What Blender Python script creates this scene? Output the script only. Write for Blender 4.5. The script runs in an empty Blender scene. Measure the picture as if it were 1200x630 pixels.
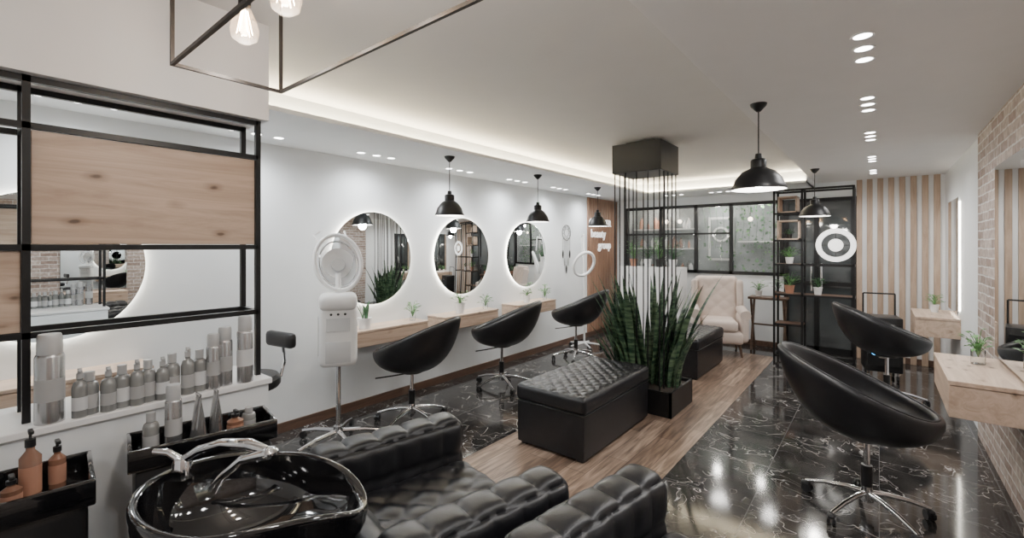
import bpy, bmesh, math, random
from mathutils import Vector, Matrix, Euler
random.seed(7)
pi=math.pi

# ------------------------------------------------------------------ materials
def _new(name):
    m=bpy.data.materials.new(name); m.use_nodes=True
    nt=m.node_tree; b=nt.nodes['Principled BSDF']
    return m,nt,b
def N(nt,t,**kw):
    n=nt.nodes.new(t)
    for k,v in kw.items():
        if k in n.inputs: n.inputs[k].default_value=v
        else: setattr(n,k,v)
    return n
def simple(name,col,rough=0.5,metal=0.0,var=0.06,scale=6,bump=0.0,coat=0.0,spec=None,trans=0.0,ior=None,bscale=None,alpha=None,em=0):
    m,nt,b=_new(name)
    tc=N(nt,'ShaderNodeTexCoord'); no=N(nt,'ShaderNodeTexNoise'); no.inputs['Scale'].default_value=scale
    nt.links.new(tc.outputs['Object'],no.inputs['Vector'])
    r=N(nt,'ShaderNodeValToRGB')
    r.color_ramp.elements[0].color=(*[c*(1-var) for c in col],1); r.color_ramp.elements[1].color=(*[min(1,c*(1+var)) for c in col],1)
    r.color_ramp.elements[0].position=.3; r.color_ramp.elements[1].position=.7
    nt.links.new(no.outputs['Fac'],r.inputs['Fac']); nt.links.new(r.outputs['Color'],b.inputs['Base Color'])
    b.inputs['Roughness'].default_value=rough; b.inputs['Metallic'].default_value=metal
    b.inputs['Coat Weight'].default_value=coat; b.inputs['Coat Roughness'].default_value=.05
    b.inputs['Transmission Weight'].default_value=trans
    if ior: b.inputs['IOR'].default_value=ior
    if alpha is not None: b.inputs['Alpha'].default_value=alpha
    if em: b.inputs['Emission Color'].default_value=(*col,1); b.inputs['Emission Strength'].default_value=em
    if spec is not None: b.inputs['Specular IOR Level'].default_value=spec
    if bump>0:
        n2=N(nt,'ShaderNodeTexNoise'); n2.inputs['Scale'].default_value=bscale or 120
        nt.links.new(tc.outputs['Object'],n2.inputs['Vector'])
        bp=N(nt,'ShaderNodeBump'); bp.inputs['Strength'].default_value=bump; bp.inputs['Distance'].default_value=.003
        nt.links.new(n2.outputs['Fac'],bp.inputs['Height']); nt.links.new(bp.outputs['Normal'],b.inputs['Normal'])
    return m
def emis(name,col,st):
    m,nt,b=_new(name)
    b.inputs['Base Color'].default_value=(*col,1)
    b.inputs['Emission Color'].default_value=(*col,1); b.inputs['Emission Strength'].default_value=st
    return m
def wood(name,c1,c2,axis='Y',rough=.45,knots=True,scale=1.0):
    m,nt,b=_new(name); L=nt.links
    tc=N(nt,'ShaderNodeTexCoord'); mp=N(nt,'ShaderNodeMapping')
    s={'X':(.6,7,7),'Y':(7,.6,7),'Z':(7,7,.6)}[axis]
    mp.inputs['Scale'].default_value=[k*scale for k in s]
    L.new(tc.outputs['Object'],mp.inputs['Vector'])
    n1=N(nt,'ShaderNodeTexNoise'); n1.inputs['Scale'].default_value=2.2; n1.inputs['Detail'].default_value=9; n1.inputs['Distortion'].default_value=1.3; n1.inputs['Roughness'].default_value=.66
    L.new(mp.outputs['Vector'],n1.inputs['Vector'])
    r=N(nt,'ShaderNodeValToRGB'); r.color_ramp.elements[0].position=.32; r.color_ramp.elements[1].position=.62
    r.color_ramp.elements[0].color=(*c1,1); r.color_ramp.elements[1].color=(*c2,1)
    L.new(n1.outputs['Fac'],r.inputs['Fac'])
    out=r.outputs['Color']
    if knots:
        mp2=N(nt,'ShaderNodeMapping'); s2={'X':(3.2,6,6),'Y':(6,3.2,6),'Z':(6,6,3.2)}[axis]; mp2.inputs['Scale'].default_value=s2
        L.new(tc.outputs['Object'],mp2.inputs['Vector'])
        nd=N(nt,'ShaderNodeTexNoise'); nd.inputs['Scale'].default_value=3; L.new(mp2.outputs['Vector'],nd.inputs['Vector'])
        sc=N(nt,'ShaderNodeVectorMath',operation='SCALE'); sc.inputs['Scale'].default_value=.12; L.new(nd.outputs['Color'],sc.inputs[0])
        ad=N(nt,'ShaderNodeVectorMath',operation='ADD'); L.new(mp2.outputs['Vector'],ad.inputs[0]); L.new(sc.outputs[0],ad.inputs[1])
        v=N(nt,'ShaderNodeTexVoronoi'); v.inputs['Scale'].default_value=1.6
        L.new(ad.outputs[0],v.inputs['Vector'])
        rk=N(nt,'ShaderNodeValToRGB'); rk.color_ramp.elements[0].position=.05; rk.color_ramp.elements[0].color=(.16,.12,.10,1); rk.color_ramp.elements[1].position=.24; rk.color_ramp.elements[1].color=(1,1,1,1)
        e=rk.color_ramp.elements.new(.10); e.color=(.72,.68,.65,1)
        L.new(v.outputs['Distance'],rk.inputs['Fac'])
        mx=N(nt,'ShaderNodeMixRGB',blend_type='MULTIPLY'); mx.inputs['Fac'].default_value=.85
        L.new(out,mx.inputs['Color1']); L.new(rk.outputs['Color'],mx.inputs['Color2']); out=mx.outputs['Color']
    L.new(out,b.inputs['Base Color']); b.inputs['Roughness'].default_value=rough
    return m
def marble():
    m,nt,b=_new('black_marble_tile'); L=nt.links
    tc=N(nt,'ShaderNodeTexCoord')
    dv=N(nt,'ShaderNodeVectorMath',operation='DIVIDE'); dv.inputs[1].default_value=(.6,.6,1)
    L.new(tc.outputs['Object'],dv.inputs[0])
    fl=N(nt,'ShaderNodeVectorMath',operation='FLOOR'); L.new(dv.outputs[0],fl.inputs[0])
    fr=N(nt,'ShaderNodeVectorMath',operation='FRACTION'); L.new(dv.outputs[0],fr.inputs[0])
    wn=N(nt,'ShaderNodeTexWhiteNoise'); L.new(fl.outputs[0],wn.inputs['Vector'])
    sc=N(nt,'ShaderNodeVectorMath',operation='SCALE'); sc.inputs['Scale'].default_value=20
    L.new(wn.outputs['Color'],sc.inputs[0])
    ad=N(nt,'ShaderNodeVectorMath',operation='ADD'); L.new(tc.outputs['Object'],ad.inputs[0]); L.new(sc.outputs[0],ad.inputs[1])
    veins=[]
    for s,w,seed in ((2.6,.006,0),(5.2,.0055,5.3)):
        n=N(nt,'ShaderNodeTexNoise'); n.inputs['Scale'].default_value=s; n.inputs['Detail'].default_value=3; n.inputs['Distortion'].default_value=.8
        a2=N(nt,'ShaderNodeVectorMath',operation='ADD'); a2.inputs[1].default_value=(seed,seed*2,seed)
        L.new(ad.outputs[0],a2.inputs[0]); L.new(a2.outputs[0],n.inputs['Vector'])
        sb=N(nt,'ShaderNodeMath',operation='SUBTRACT'); sb.inputs[1].default_value=.5; L.new(n.outputs['Fac'],sb.inputs[0])
        ab=N(nt,'ShaderNodeMath',operation='ABSOLUTE'); L.new(sb.outputs[0],ab.inputs[0])
        mr=N(nt,'ShaderNodeMapRange'); mr.inputs['From Min'].default_value=0; mr.inputs['From Max'].default_value=w; mr.inputs['To Min'].default_value=1; mr.inputs['To Max'].default_value=0
        L.new(ab.outputs[0],mr.inputs['Value']); veins.append(mr)
    mk=N(nt,'ShaderNodeTexNoise'); mk.inputs['Scale'].default_value=3.0; L.new(ad.outputs[0],mk.inputs['Vector'])
    mkr=N(nt,'ShaderNodeMapRange'); mkr.inputs['From Min'].default_value=.40; mkr.inputs['From Max'].default_value=.60; L.new(mk.outputs['Fac'],mkr.inputs['Value'])
    mxm=N(nt,'ShaderNodeMath',operation='MAXIMUM'); L.new(veins[0].outputs[0],mxm.inputs[0]); L.new(veins[1].outputs[0],mxm.inputs[1])
    mul=N(nt,'ShaderNodeMath',operation='MULTIPLY'); L.new(mxm.outputs[0],mul.inputs[0]); L.new(mkr.outputs[0],mul.inputs[1])
    cl=N(nt,'ShaderNodeTexNoise'); cl.inputs['Scale'].default_value=5; cl.inputs['Detail'].default_value=5; L.new(ad.outputs[0],cl.inputs['Vector'])
    cr=N(nt,'ShaderNodeValToRGB'); cr.color_ramp.elements[0].color=(.016,.015,.015,1); cr.color_ramp.elements[1].color=(.062,.056,.052,1); cr.color_ramp.elements[0].position=.35; cr.color_ramp.elements[1].position=.75
    L.new(cl.outputs['Fac'],cr.inputs['Fac'])
    mx=N(nt,'ShaderNodeMixRGB'); mx.inputs['Color2'].default_value=(.50,.48,.46,1); L.new(mul.outputs[0],mx.inputs['Fac']); L.new(cr.outputs['Color'],mx.inputs['Color1'])
    sp=N(nt,'ShaderNodeSeparateXYZ'); L.new(fr.outputs[0],sp.inputs[0])
    lt=[]
    for o in ('X','Y'):
        l=N(nt,'ShaderNodeMath',operation='LESS_THAN'); l.inputs[1].default_value=.007; L.new(sp.outputs[o],l.inputs[0]); lt.append(l)
    g=N(nt,'ShaderNodeMath',operation='MAXIMUM'); L.new(lt[0].outputs[0],g.inputs[0]); L.new(lt[1].outputs[0],g.inputs[1])
    mg=N(nt,'ShaderNodeMixRGB'); mg.inputs['Color2'].default_value=(.12,.12,.12,1); L.new(g.outputs[0],mg.inputs['Fac']); L.new(mx.outputs['Color'],mg.inputs['Color1'])
    L.new(mg.outputs['Color'],b.inputs['Base Color'])
    b.inputs['Roughness'].default_value=.09; b.inputs['IOR'].default_value=1.55
    return m
def plank():
    m,nt,b=_new('wood_plank_floor'); L=nt.links
    tc=N(nt,'ShaderNodeTexCoord'); mp=N(nt,'ShaderNodeMapping'); mp.inputs['Rotation'].default_value=(0,0,pi/2)
    L.new(tc.outputs['Object'],mp.inputs['Vector'])
    br=N(nt,'ShaderNodeTexBrick'); br.inputs['Scale'].default_value=1; br.inputs['Brick Width'].default_value=.9; br.inputs['Row Height'].default_value=.155; br.inputs['Mortar Size'].default_value=.002
    br.inputs['Color1'].default_value=(.20,.135,.098,1); br.inputs['Color2'].default_value=(.38,.28,.215,1); br.inputs['Mortar'].default_value=(.07,.045,.035,1); br.offset=.37
    L.new(mp.outputs['Vector'],br.inputs['Vector'])
    mp2=N(nt,'ShaderNodeMapping'); mp2.inputs['Scale'].default_value=(14,1.2,1); L.new(tc.outputs['Object'],mp2.inputs['Vector'])
    n=N(nt,'ShaderNodeTexNoise'); n.inputs['Scale'].default_value=2.5; n.inputs['Detail'].default_value=8; n.inputs['Distortion'].default_value=.6; L.new(mp2.outputs['Vector'],n.inputs['Vector'])
    r=N(nt,'ShaderNodeValToRGB'); r.color_ramp.elements[0].color=(.42,.40,.38,1); r.color_ramp.elements[1].color=(1.2,1.2,1.2,1); r.color_ramp.elements[0].position=.36; r.color_ramp.elements[1].position=.64
    L.new(n.outputs['Fac'],r.inputs['Fac'])
    mx=N(nt,'ShaderNodeMixRGB',blend_type='MULTIPLY'); mx.inputs['Fac'].default_value=1; L.new(br.outputs['Color'],mx.inputs['Color1']); L.new(r.outputs['Color'],mx.inputs['Color2'])
    L.new(mx.outputs['Color'],b.inputs['Base Color']); b.inputs['Roughness'].default_value=.30
    return m
def brickm():
    m,nt,b=_new('brick_cladding'); L=nt.links
    tc=N(nt,'ShaderNodeTexCoord'); sp=N(nt,'ShaderNodeSeparateXYZ'); cb=N(nt,'ShaderNodeCombineXYZ')
    L.new(tc.outputs['Object'],sp.inputs[0]); L.new(sp.outputs['Y'],cb.inputs['X']); L.new(sp.outputs['Z'],cb.inputs['Y'])
    nz=N(nt,'ShaderNodeTexNoise'); nz.inputs['Scale'].default_value=9; L.new(cb.outputs[0],nz.inputs['Vector'])
    ns=N(nt,'ShaderNodeVectorMath',operation='SCALE'); ns.inputs['Scale'].default_value=.018; L.new(nz.outputs['Color'],ns.inputs[0])
    ad=N(nt,'ShaderNodeVectorMath',operation='ADD'); L.new(cb.outputs[0],ad.inputs[0]); L.new(ns.outputs[0],ad.inputs[1])
    br=N(nt,'ShaderNodeTexBrick'); br.inputs['Scale'].default_value=1; br.inputs['Brick Width'].default_value=.22; br.inputs['Row Height'].default_value=.07; br.inputs['Mortar Size'].default_value=.007; br.inputs['Mortar Smooth'].default_value=.3
    br.inputs['Color1'].default_value=(.28,.21,.18,1); br.inputs['Color2'].default_value=(.50,.43,.39,1); br.inputs['Mortar'].default_value=(.62,.60,.58,1)
    L.new(ad.outputs[0],br.inputs['Vector'])
    n2=N(nt,'ShaderNodeTexNoise'); n2.inputs['Scale'].default_value=25; n2.inputs['Detail'].default_value=6; L.new(tc.outputs['Object'],n2.inputs['Vector'])
    r=N(nt,'ShaderNodeValToRGB'); r.color_ramp.elements[0].color=(.7,.68,.66,1); r.color_ramp.elements[1].color=(1.2,1.2,1.2,1); r.color_ramp.elements[0].position=.35; r.color_ramp.elements[1].position=.65; L.new(n2.outputs['Fac'],r.inputs['Fac'])
    mx=N(nt,'ShaderNodeMixRGB',blend_type='MULTIPLY'); mx.inputs['Fac'].default_value=.8; L.new(br.outputs['Color'],mx.inputs['Color1']); L.new(r.outputs['Color'],mx.inputs['Color2'])
    L.new(mx.outputs['Color'],b.inputs['Base Color']); b.inputs['Roughness'].default_value=.85
    inv=N(nt,'ShaderNodeMath',operation='SUBTRACT'); inv.inputs[0].default_value=1; L.new(br.outputs['Fac'],inv.inputs[1])
    bp=N(nt,'ShaderNodeBump'); bp.inputs['Strength'].default_value=.7; bp.inputs['Distance'].default_value=.01; L.new(inv.outputs[0],bp.inputs['Height']); L.new(bp.outputs['Normal'],b.inputs['Normal'])
    return m
def snakeleaf():
    m,nt,b=_new('snake_plant_leaf'); L=nt.links
    tc=N(nt,'ShaderNodeTexCoord'); mp=N(nt,'ShaderNodeMapping'); mp.inputs['Scale'].default_value=(6,6,38); L.new(tc.outputs['Object'],mp.inputs['Vector'])
    n=N(nt,'ShaderNodeTexNoise'); n.inputs['Scale'].default_value=1; n.inputs['Detail'].default_value=3; L.new(mp.outputs['Vector'],n.inputs['Vector'])
    r=N(nt,'ShaderNodeValToRGB'); r.color_ramp.elements[0].color=(.014,.045,.025,1); r.color_ramp.elements[1].color=(.13,.20,.11,1); r.color_ramp.elements[0].position=.40; r.color_ramp.elements[1].position=.64
    L.new(n.outputs['Fac'],r.inputs['Fac']); L.new(r.outputs['Color'],b.inputs['Base Color']); b.inputs['Roughness'].default_value=.38
    return m

M_white=simple('white_wall_paint',(.84,.865,.88),.55,var=.012,bump=.05)
M_header=simple('warm_white_paint',(.87,.855,.85),.6,var=.012,bump=.05)
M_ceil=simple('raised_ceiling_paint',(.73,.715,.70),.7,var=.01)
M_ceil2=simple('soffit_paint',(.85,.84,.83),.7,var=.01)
M_marble=marble(); M_plank=plank(); M_brick=brickm()
M_oak=wood('oak_veneer',(.42,.30,.22),(.61,.47,.37),'Y')
M_oakp=wood('oak_slat',(.34,.235,.165),(.51,.38,.285),'Z',knots=False)
M_walnut=wood('walnut_boards',(.20,.11,.07),(.36,.21,.14),'Z',knots=False)
M_base=wood('dark_skirting_wood',(.07,.04,.03),(.16,.09,.06),'Y',knots=False)
M_dwood=wood('dark_table_wood',(.06,.035,.025),(.14,.08,.05),'X',knots=False)
M_black=simple('black_powder_steel',(.012,.012,.013),.42,.3,var=.1)
M_bronze=simple('bronze_steel',(.035,.03,.027),.4,.6,var=.15)
M_leather=simple('black_leather',(.009,.009,.011),.36,0,var=.2,scale=14,bump=.25,bscale=260)
M_gloss=simple('black_gloss_ceramic',(.005,.005,.006),.06,0,var=.1,coat=1)
M_bplast=simple('black_plastic',(.012,.012,.013),.3,var=.1)
M_chrome=simple('chrome',(.78,.78,.80),.08,1,var=.02)
M_wplast=simple('white_plastic',(.84,.84,.84),.3,var=.02)
M_mirror=simple('mirror_silver',(.86,.88,.88),.0,1,var=.0)
M_glow=emis('mirror_backlight',(1,.95,.83),17)
M_led=emis('cove_led',(1,.86,.60),66)
M_spot=emis('downlight_lens',(1,.98,.95),16)
M_blub=emis('pendant_bulb',(1,.95,.88),8)
M_fil=emis('filament',(1,.66,.35),90)
M_bglow=emis('filament_core',(1,.82,.64),8)
M_glass=simple('clear_glass',(.95,.97,.97),.02,0,var=0,trans=1,ior=1.45)
M_acry=simple('clear_acrylic',(.85,.88,.90),.05,0,var=0,alpha=.35)
M_pane=simple('window_pane',(.55,.6,.6),.02,0,var=0,alpha=.10,ior=1.8)
M_bulbg=simple('bulb_glass',(1,.9,.78),.02,0,var=0,alpha=.12)
M_dglass=simple('dark_door_glass',(.07,.078,.08),.04,0,var=.4,scale=1.5,ior=1.8)
M_niche=simple('niche_grey_paint',(.24,.26,.26),.8,var=.35,scale=4)
M_snake=snakeleaf()
M_leaf=simple('leaf_green',(.12,.28,.09),.45,var=.5,scale=30)
M_leafd=simple('leaf_dark_green',(.04,.12,.045),.45,var=.5,scale=30)
M_soil=simple('soil',(.03,.022,.016),.9,var=.4,scale=60,bump=.5)
M_cream=simple('cream_fabric',(.60,.51,.46),.85,var=.05,bump=.3,bscale=300)
M_bot=simple('grey_bottle_plastic',(.25,.255,.25),.22,.25,var=.08)
M_botm=simple('silver_can',(.45,.45,.455),.25,.85,var=.05)
M_label=simple('bottle_label',(.40,.40,.40),.4,var=.04)
M_labels=simple('steamer_label',(.62,.63,.64),.5,var=.04)
M_capw=simple('bottle_cap',(.50,.505,.51),.3,.3,var=.03)
M_shade=simple('shade_inner_white',(.75,.75,.74),.5,var=.03)
M_amber=simple('amber_bottle',(.20,.10,.065),.2,var=.2)
M_blue=emis('blue_led',(.05,.45,1),5)
M_ring=simple('white_acrylic_added_glow',(.9,.9,.88),.4,var=.01,em=1.2)  # plain white sign colour; emission added to brighten the ring and lettering
M_gvent=simple('vent_grey',(.36,.35,.34),.5,var=.05)
M_redw=simple('terracotta',(.40,.20,.13),.7,var=.1)

# ------------------------------------------------------------------ builder
class B:
    def __init__(s): s.v=[];s.f=[];s.m=[];s.mats=[]
    def idx(s,mat):
        if mat not in s.mats: s.mats.append(mat)
        return s.mats.index(mat)
    def add(s,vs,fs,mat,M=None):
        o=len(s.v); i=s.idx(mat)
        if M is not None: vs=[M@Vector(v) for v in vs]
        s.v+= [tuple(v) for v in vs]
        for f in fs: s.f.append([k+o for k in f]); s.m.append(i)
    def box(s,c,d,mat,bev=0,seg=2,M=None):
        bm=bmesh.new(); bmesh.ops.create_cube(bm,size=1)
        for v in bm.verts: v.co=Vector((v.co.x*d[0],v.co.y*d[1],v.co.z*d[2]))
        if bev>0: bmesh.ops.bevel(bm,geom=bm.edges[:],offset=min(bev,min(d)*.49),segments=seg,profile=.5,affect='EDGES')
        for v in bm.verts: v.co+=Vector(c)
        bm.verts.index_update()
        s.add([v.co.copy() for v in bm.verts],[[v.index for v in f.verts] for f in bm.faces],mat,M); bm.free()
    def bx(s,x0,x1,y0,y1,z0,z1,mat,bev=0,seg=2,M=None):
        s.box(((x0+x1)/2,(y0+y1)/2,(z0+z1)/2),(x1-x0,y1-y0,z1-z0),mat,bev,seg,M)
    def surf(s,fn,nu,nv,mat,cu=False,M=None):
        vs=[];fs=[]
        for i in range(nu+(0 if cu else 1)):
            for j in range(nv+1): vs.append(fn(i/nu,j/nv))
        R=nv+1; n=nu if cu else nu+1
        for i in range(nu):
            a=i;b=(i+1)%n
            for j in range(nv): fs.append([a*R+j,b*R+j,b*R+j+1,a*R+j+1])
        s.add(vs,fs,mat,M)
    def lathe(s,prof,mat,seg=28,M=None):
        P=[(max(r,1e-4),z) for r,z in prof]; vs=[];fs=[];n=len(P)
        for i in range(seg):
            t=2*pi*i/seg
            for r,z in P: vs.append((r*math.cos(t),r*math.sin(t),z))
        for i in range(seg):
            a=i*n;b=((i+1)%seg)*n
            for j in range(n-1): fs.append([a+j,b+j,b+j+1,a+j+1])
        s.add(vs,fs,mat,M)
    def tube(s,pts,r,mat,seg=10,closed=False,M=None):
        pts=[Vector(p) for p in pts]; n=len(pts)
        rs=r if isinstance(r,(list,tuple)) else [r]*n
        vs=[];fs=[];up=None
        for i,p in enumerate(pts):
            if closed: t=(pts[(i+1)%n]-pts[i-1])
            else: t=(pts[min(i+1,n-1)]-pts[max(i-1,0)])
            t.normalize()
            if up is None:
                up=Vector((0,0,1)) if abs(t.z)<.9 else Vector((1,0,0))
            a=(up-t*up.dot(t)); 
            if a.length<1e-5: a=t.orthogonal()
            a.normalize(); up=a; b=t.cross(a)
            for k in range(seg):
                q=2*pi*k/seg; vs.append(p+(a*math.cos(q)+b*math.sin(q))*rs[i])
        for i in range(n if closed else n-1):
            a0=i*seg;b0=((i+1)%n)*seg
            for k in range(seg): fs.append([a0+k,a0+(k+1)%seg,b0+(k+1)%seg,b0+k])
        if not closed:
            fs.append(list(range(seg))); fs.append([(n-1)*seg+k for k in range(seg)])
        s.add(vs,fs,mat,M)
    def rod(s,a,b,r,mat,seg=10,r2=None,M=None): s.tube([a,b],[r,r if r2 is None else r2],mat,seg,M=M)
    def bar(s,a,b,w,mat,M=None):
        a=Vector(a);b=Vector(b); d=b-a; q=d.to_track_quat('Z','Y').to_matrix().to_4x4()
        T=Matrix.Translation((a+b)/2)@q
        if M is not None: T=M@T
        s.box((0,0,0),(w,w,d.length),mat,0,1,T)
    def sph(s,c,r,mat,sc=(1,1,1),seg=16,M=None):
        n=seg//2
        s.surf(lambda u,v:(c[0]+r*sc[0]*math.sin(pi*v)*math.cos(2*pi*u),c[1]+r*sc[1]*math.sin(pi*v)*math.sin(2*pi*u),c[2]+r*sc[2]*math.cos(pi*v)),seg,n,mat,True,M)
    def tuft(s,c,d,rad,su,sv,h,mat,faces=('+z',),diamond=False,step=.016,M=None,buttons=None):
        hx=[k/2 for k in d]; inn=[k-rad for k in hx]
        for ax in range(3):
            for sg in (1,-1):
                key=('+' if sg>0 else '-')+'xyz'[ax]; i,j=[k for k in range(3) if k!=ax]
                tf=key in faces
                nu=max(4,int(d[i]/step)); nv=max(4,int(d[j]/step))
                nU=max(1,round(d[i]/(su if i!=2 else sv))); nV=max(1,round(d[j]/(sv)))
                def fn(u,v,ax=ax,sg=sg,i=i,j=j,tf=tf,nU=nU,nV=nV):
                    p=[0,0,0]; p[ax]=sg*hx[ax]; p[i]=(u-.5)*d[i]; p[j]=(v-.5)*d[j]
                    cl=Vector([max(-inn[k],min(inn[k],p[k])) for k in range(3)]); df=Vector(p)-cl
                    nn=df.normalized(); q=cl+nn*rad
                    if tf:
                        if diamond:
                            w=abs(math.sin(pi*(u*nU+v*nV)/1.0)*math.sin(pi*(u*nU-v*nV)/1.0))**.4
                            e=min(1,min(u*d[i],(1-u)*d[i],v*d[j],(1-v)*d[j])/.04)
                            f=w*e
                        else: f=abs(math.sin(pi*u*nU)*math.sin(pi*v*nV))**.42
                        q=q+nn*h*f
                    return Vector(c)+q
                s.surf(fn,nu,nv,mat,False,M)
                if tf and buttons:
                    for a in range(nU*2+1 if diamond else nU+1):
                        for b in range(nV*2+1 if diamond else nV+1):
                            if diamond:
                                if (a+b)%2: continue
                                u=a/(2*nU);v=b/(2*nV)
                            else: u=a/nU;v=b/nV
                            if min(u*d[i],(1-u)*d[i])<.03 or min(v*d[j],(1-v)*d[j])<.03: continue
                            s.sph(fn(u,v),.009,buttons,seg=8,M=M)
    def build(s,name,loc=(0,0,0),rz=0,rot=None,smooth=True,ang=38,parent=None,merge=True):
        me=bpy.data.meshes.new(name); me.from_pydata(s.v,[],s.f)
        for m in s.mats: me.materials.append(m)
        for i,p in enumerate(me.polygons): p.material_index=s.m[i]
        bm=bmesh.new(); bm.from_mesh(me)
        if merge: bmesh.ops.remove_doubles(bm,verts=bm.verts,dist=2e-5)
        bmesh.ops.recalc_face_normals(bm,faces=bm.faces)
        for f in bm.faces: f.smooth=smooth
        bm.to_mesh(me); bm.free()
        if smooth: me.set_sharp_from_angle(angle=math.radians(ang))
        ob=bpy.data.objects.new(name,me); bpy.context.scene.collection.objects.link(ob)
        ob.location=loc; ob.rotation_euler=rot if rot else (0,0,rz)
        if parent: ob.parent=parent
        return ob
def T(x,y,z): return Matrix.Translation((x,y,z))
def R(a,ax): return Matrix.Rotation(a,4,ax)
def room(name,parts,mat):
    b=B()
    for p in parts: b.bx(*p,mat)
    return b.build(name,smooth=False)
def light(name,kind,loc,en,col=(1,1,1),parent=None,**kw):
    l=bpy.data.lights.new(name,kind); l.energy=en; l.color=col
    for k,v in kw.items(): setattr(l,k,v)
    o=bpy.data.objects.new(name,l); bpy.context.scene.collection.objects.link(o); o.location=loc
    if parent: o.parent=parent
    return o

# ------------------------------------------------------------------ room shell
XL,XR,YB,YN=-3.86,.65,7.9,-1.5
ZS,ZR,ZC=2.38,2.46,2.57
XE=-.72
room('floor',[(XL-.1,XR+.1,YN-.1,YB+.6,-.1,0)],M_marble)
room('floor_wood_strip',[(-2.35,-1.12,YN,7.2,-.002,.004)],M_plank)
room('ceiling',[(XL-.1,XR+.1,YN-.1,YB+.6,ZC,ZC+.1)],M_ceil)
room('wall_left',[(XL-.1,XL,YN,YB,0,ZC)],M_white)
room('wall_right',[(XR,XR+.1,YN,YB,0,ZC)],M_white)
room('wall_front',[(XL-.1,XR+.1,YN-.1,YN,0,ZC)],M_white)
room('wall_back',[(XL,XR,YB,YB+.1,0,1.12),(XL,XR,YB,YB+.1,2.22,ZC),(XL,-3.66,YB,YB+.1,1.12,2.22),(-1.12,XR,YB,YB+.1,1.12,2.22)],M_white)
room('wall_niche',[(-3.8,-1.0,YB+.5,YB+.55,1.0,2.4),(-3.8,-3.7,YB+.1,YB+.5,1.0,2.4),(-1.1,-1.0,YB+.1,YB+.5,1.0,2.4),(-3.8,-1.0,YB+.1,YB+.5,2.3,2.4),(-3.8,-1.0,YB+.1,YB+.5,1.0,1.1)],M_niche)
room('ceiling_soffit_left',[(XL,-2.88,YN,YB,ZS,ZS+.03),(XL,-3.12,YN,YB,ZS+.03,ZC)],M_white)
room('ceiling_soffit_back',[(-2.88,XE,7.0,YB,ZS,ZS+.03),(-3.12,XE,7.24,YB,ZS+.03,ZC),(XE-.02,XE,7.0,YB,ZS,ZC)],M_white)
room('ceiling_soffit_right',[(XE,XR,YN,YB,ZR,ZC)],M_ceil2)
b=B(); b.bx(-3.11,-3.08,YN,7.2,ZS+.032,ZS+.05,M_led); b.bx(-3.08,XE-.03,7.2,7.23,ZS+.032,ZS+.05,M_led); b.build('cove_led_strip',smooth=False)
room('baseboard_left',[(XL,XL+.015,YN,YB,0,.08)],M_base)
room('baseboard_back',[(XL,XR,YB-.015,YB,0,.08)],M_base)
b=B(); b.bx(XR-.02,XR,YN,5.29,0,ZR,M_brick); b.build('wall_right_brick_cladding',smooth=False)
b=B()
y=6.78
while y<7.86:
    b.bx(XL,XL+.025,y,min(y+.085,7.88),.08,ZS,M_walnut,.003,1); y+=.095
b.build('wall_left_wood_boards',smooth=False)
b=B(); x=-.24
b.bx(-.24,XR,YB-.012,YB,0.0,ZR,M_wplast)
while x<XR-.05:
    b.bx(x,x+.062,YB-.04,YB-.012,0,ZR,M_oakp,.003,1); x+=.112
b.build('wall_back_wood_slats',smooth=False)
b=B(); b.bx(-3.35,-3.0,.15,.85,ZS-.012,ZS,M_gvent)
for i in range(7): b.bx(-3.33+i*.047,-3.31+i*.047,.18,.82,ZS-.018,ZS-.012,M_bplast)
b.build('ceiling_air_vent',smooth=False)

# windows back
b=B()
b.bx(-3.66,-1.12,YB+.03,YB+.034,1.12,2.22,M_pane)
for xx in (-3.66,-3.0,-2.4,-1.85,-1.14): b.bx(xx-.025,xx+.025,YB-.03,YB+.03,1.1,2.24,M_black)
for zz in (1.12,2.22): b.bx(-3.68,-1.115,YB-.03,YB+.03,zz-.025,zz+.025,M_black)
b.bx(-3.68,-1.85,YB-.03,YB+.03,1.74,1.77,M_black)
b.build('window_1',smooth=False)
b=B()
for (x0,x1,z) in ((-3.6,-2.5,1.5),(-3.6,-2.5,1.85),(-1.8,-1.15,1.62)):
    b.bx(x0,x1,YB+.2,YB+.48,z-.01,z+.01,M_shade)
for i in range(46):
    z=random.choice((1.1,1.51,1.86)); xx=random.uniform(-3.55,-2.55) ; h=random.uniform(.08,.22); r=random.uniform(.02,.045)
    b.lathe([(0,0),(r,0),(r,h*.7),(r*.4,h*.85),(r*.4,h),(0,h)],random.choice((M_labels,M_shade,M_amber,M_bot,M_redw)),12,T(xx,YB+random.uniform(.25,.42),z))
b.bx(-2.33,-1.92,YB+.46,YB+.49,1.3,2.05,M_shade); b.bx(-2.29,-1.96,YB+.45,YB+.46,1.34,2.01,M_niche)
b.lathe([(.10,0),(.13,0),(.13,.02),(.10,.02),(.10,0)],M_shade,30,T(-2.12,YB+.44,1.75)@R(pi/2,'X'))
for i in range(170):
    xx=random.choice((random.uniform(-2.35,-1.2),random.uniform(-1.75,-1.2))); zz=random.uniform(1.1,2.2); yy=YB+random.uniform(.12,.4)
    a=random.uniform(0,6.28); L=random.uniform(.03,.07)
    d=Vector((math.cos(a),.2,math.sin(a)))*L; s_=Vector((-math.sin(a),.1,math.cos(a)))*L*.35; p=Vector((xx,yy,zz))
    b.add([p,p+d*.5+s_,p+d,p+d*.5-s_],[[0,1,2,3]],M_leafd if i%3 else M_leaf)
for k in range(12):
    xx=-2.35+k*.1; b.tube([(xx,YB+.2,2.28),(xx+.03,YB+.25,1.9),(xx-.02,YB+.3,1.5)],.003,M_leafd,4)
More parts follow.
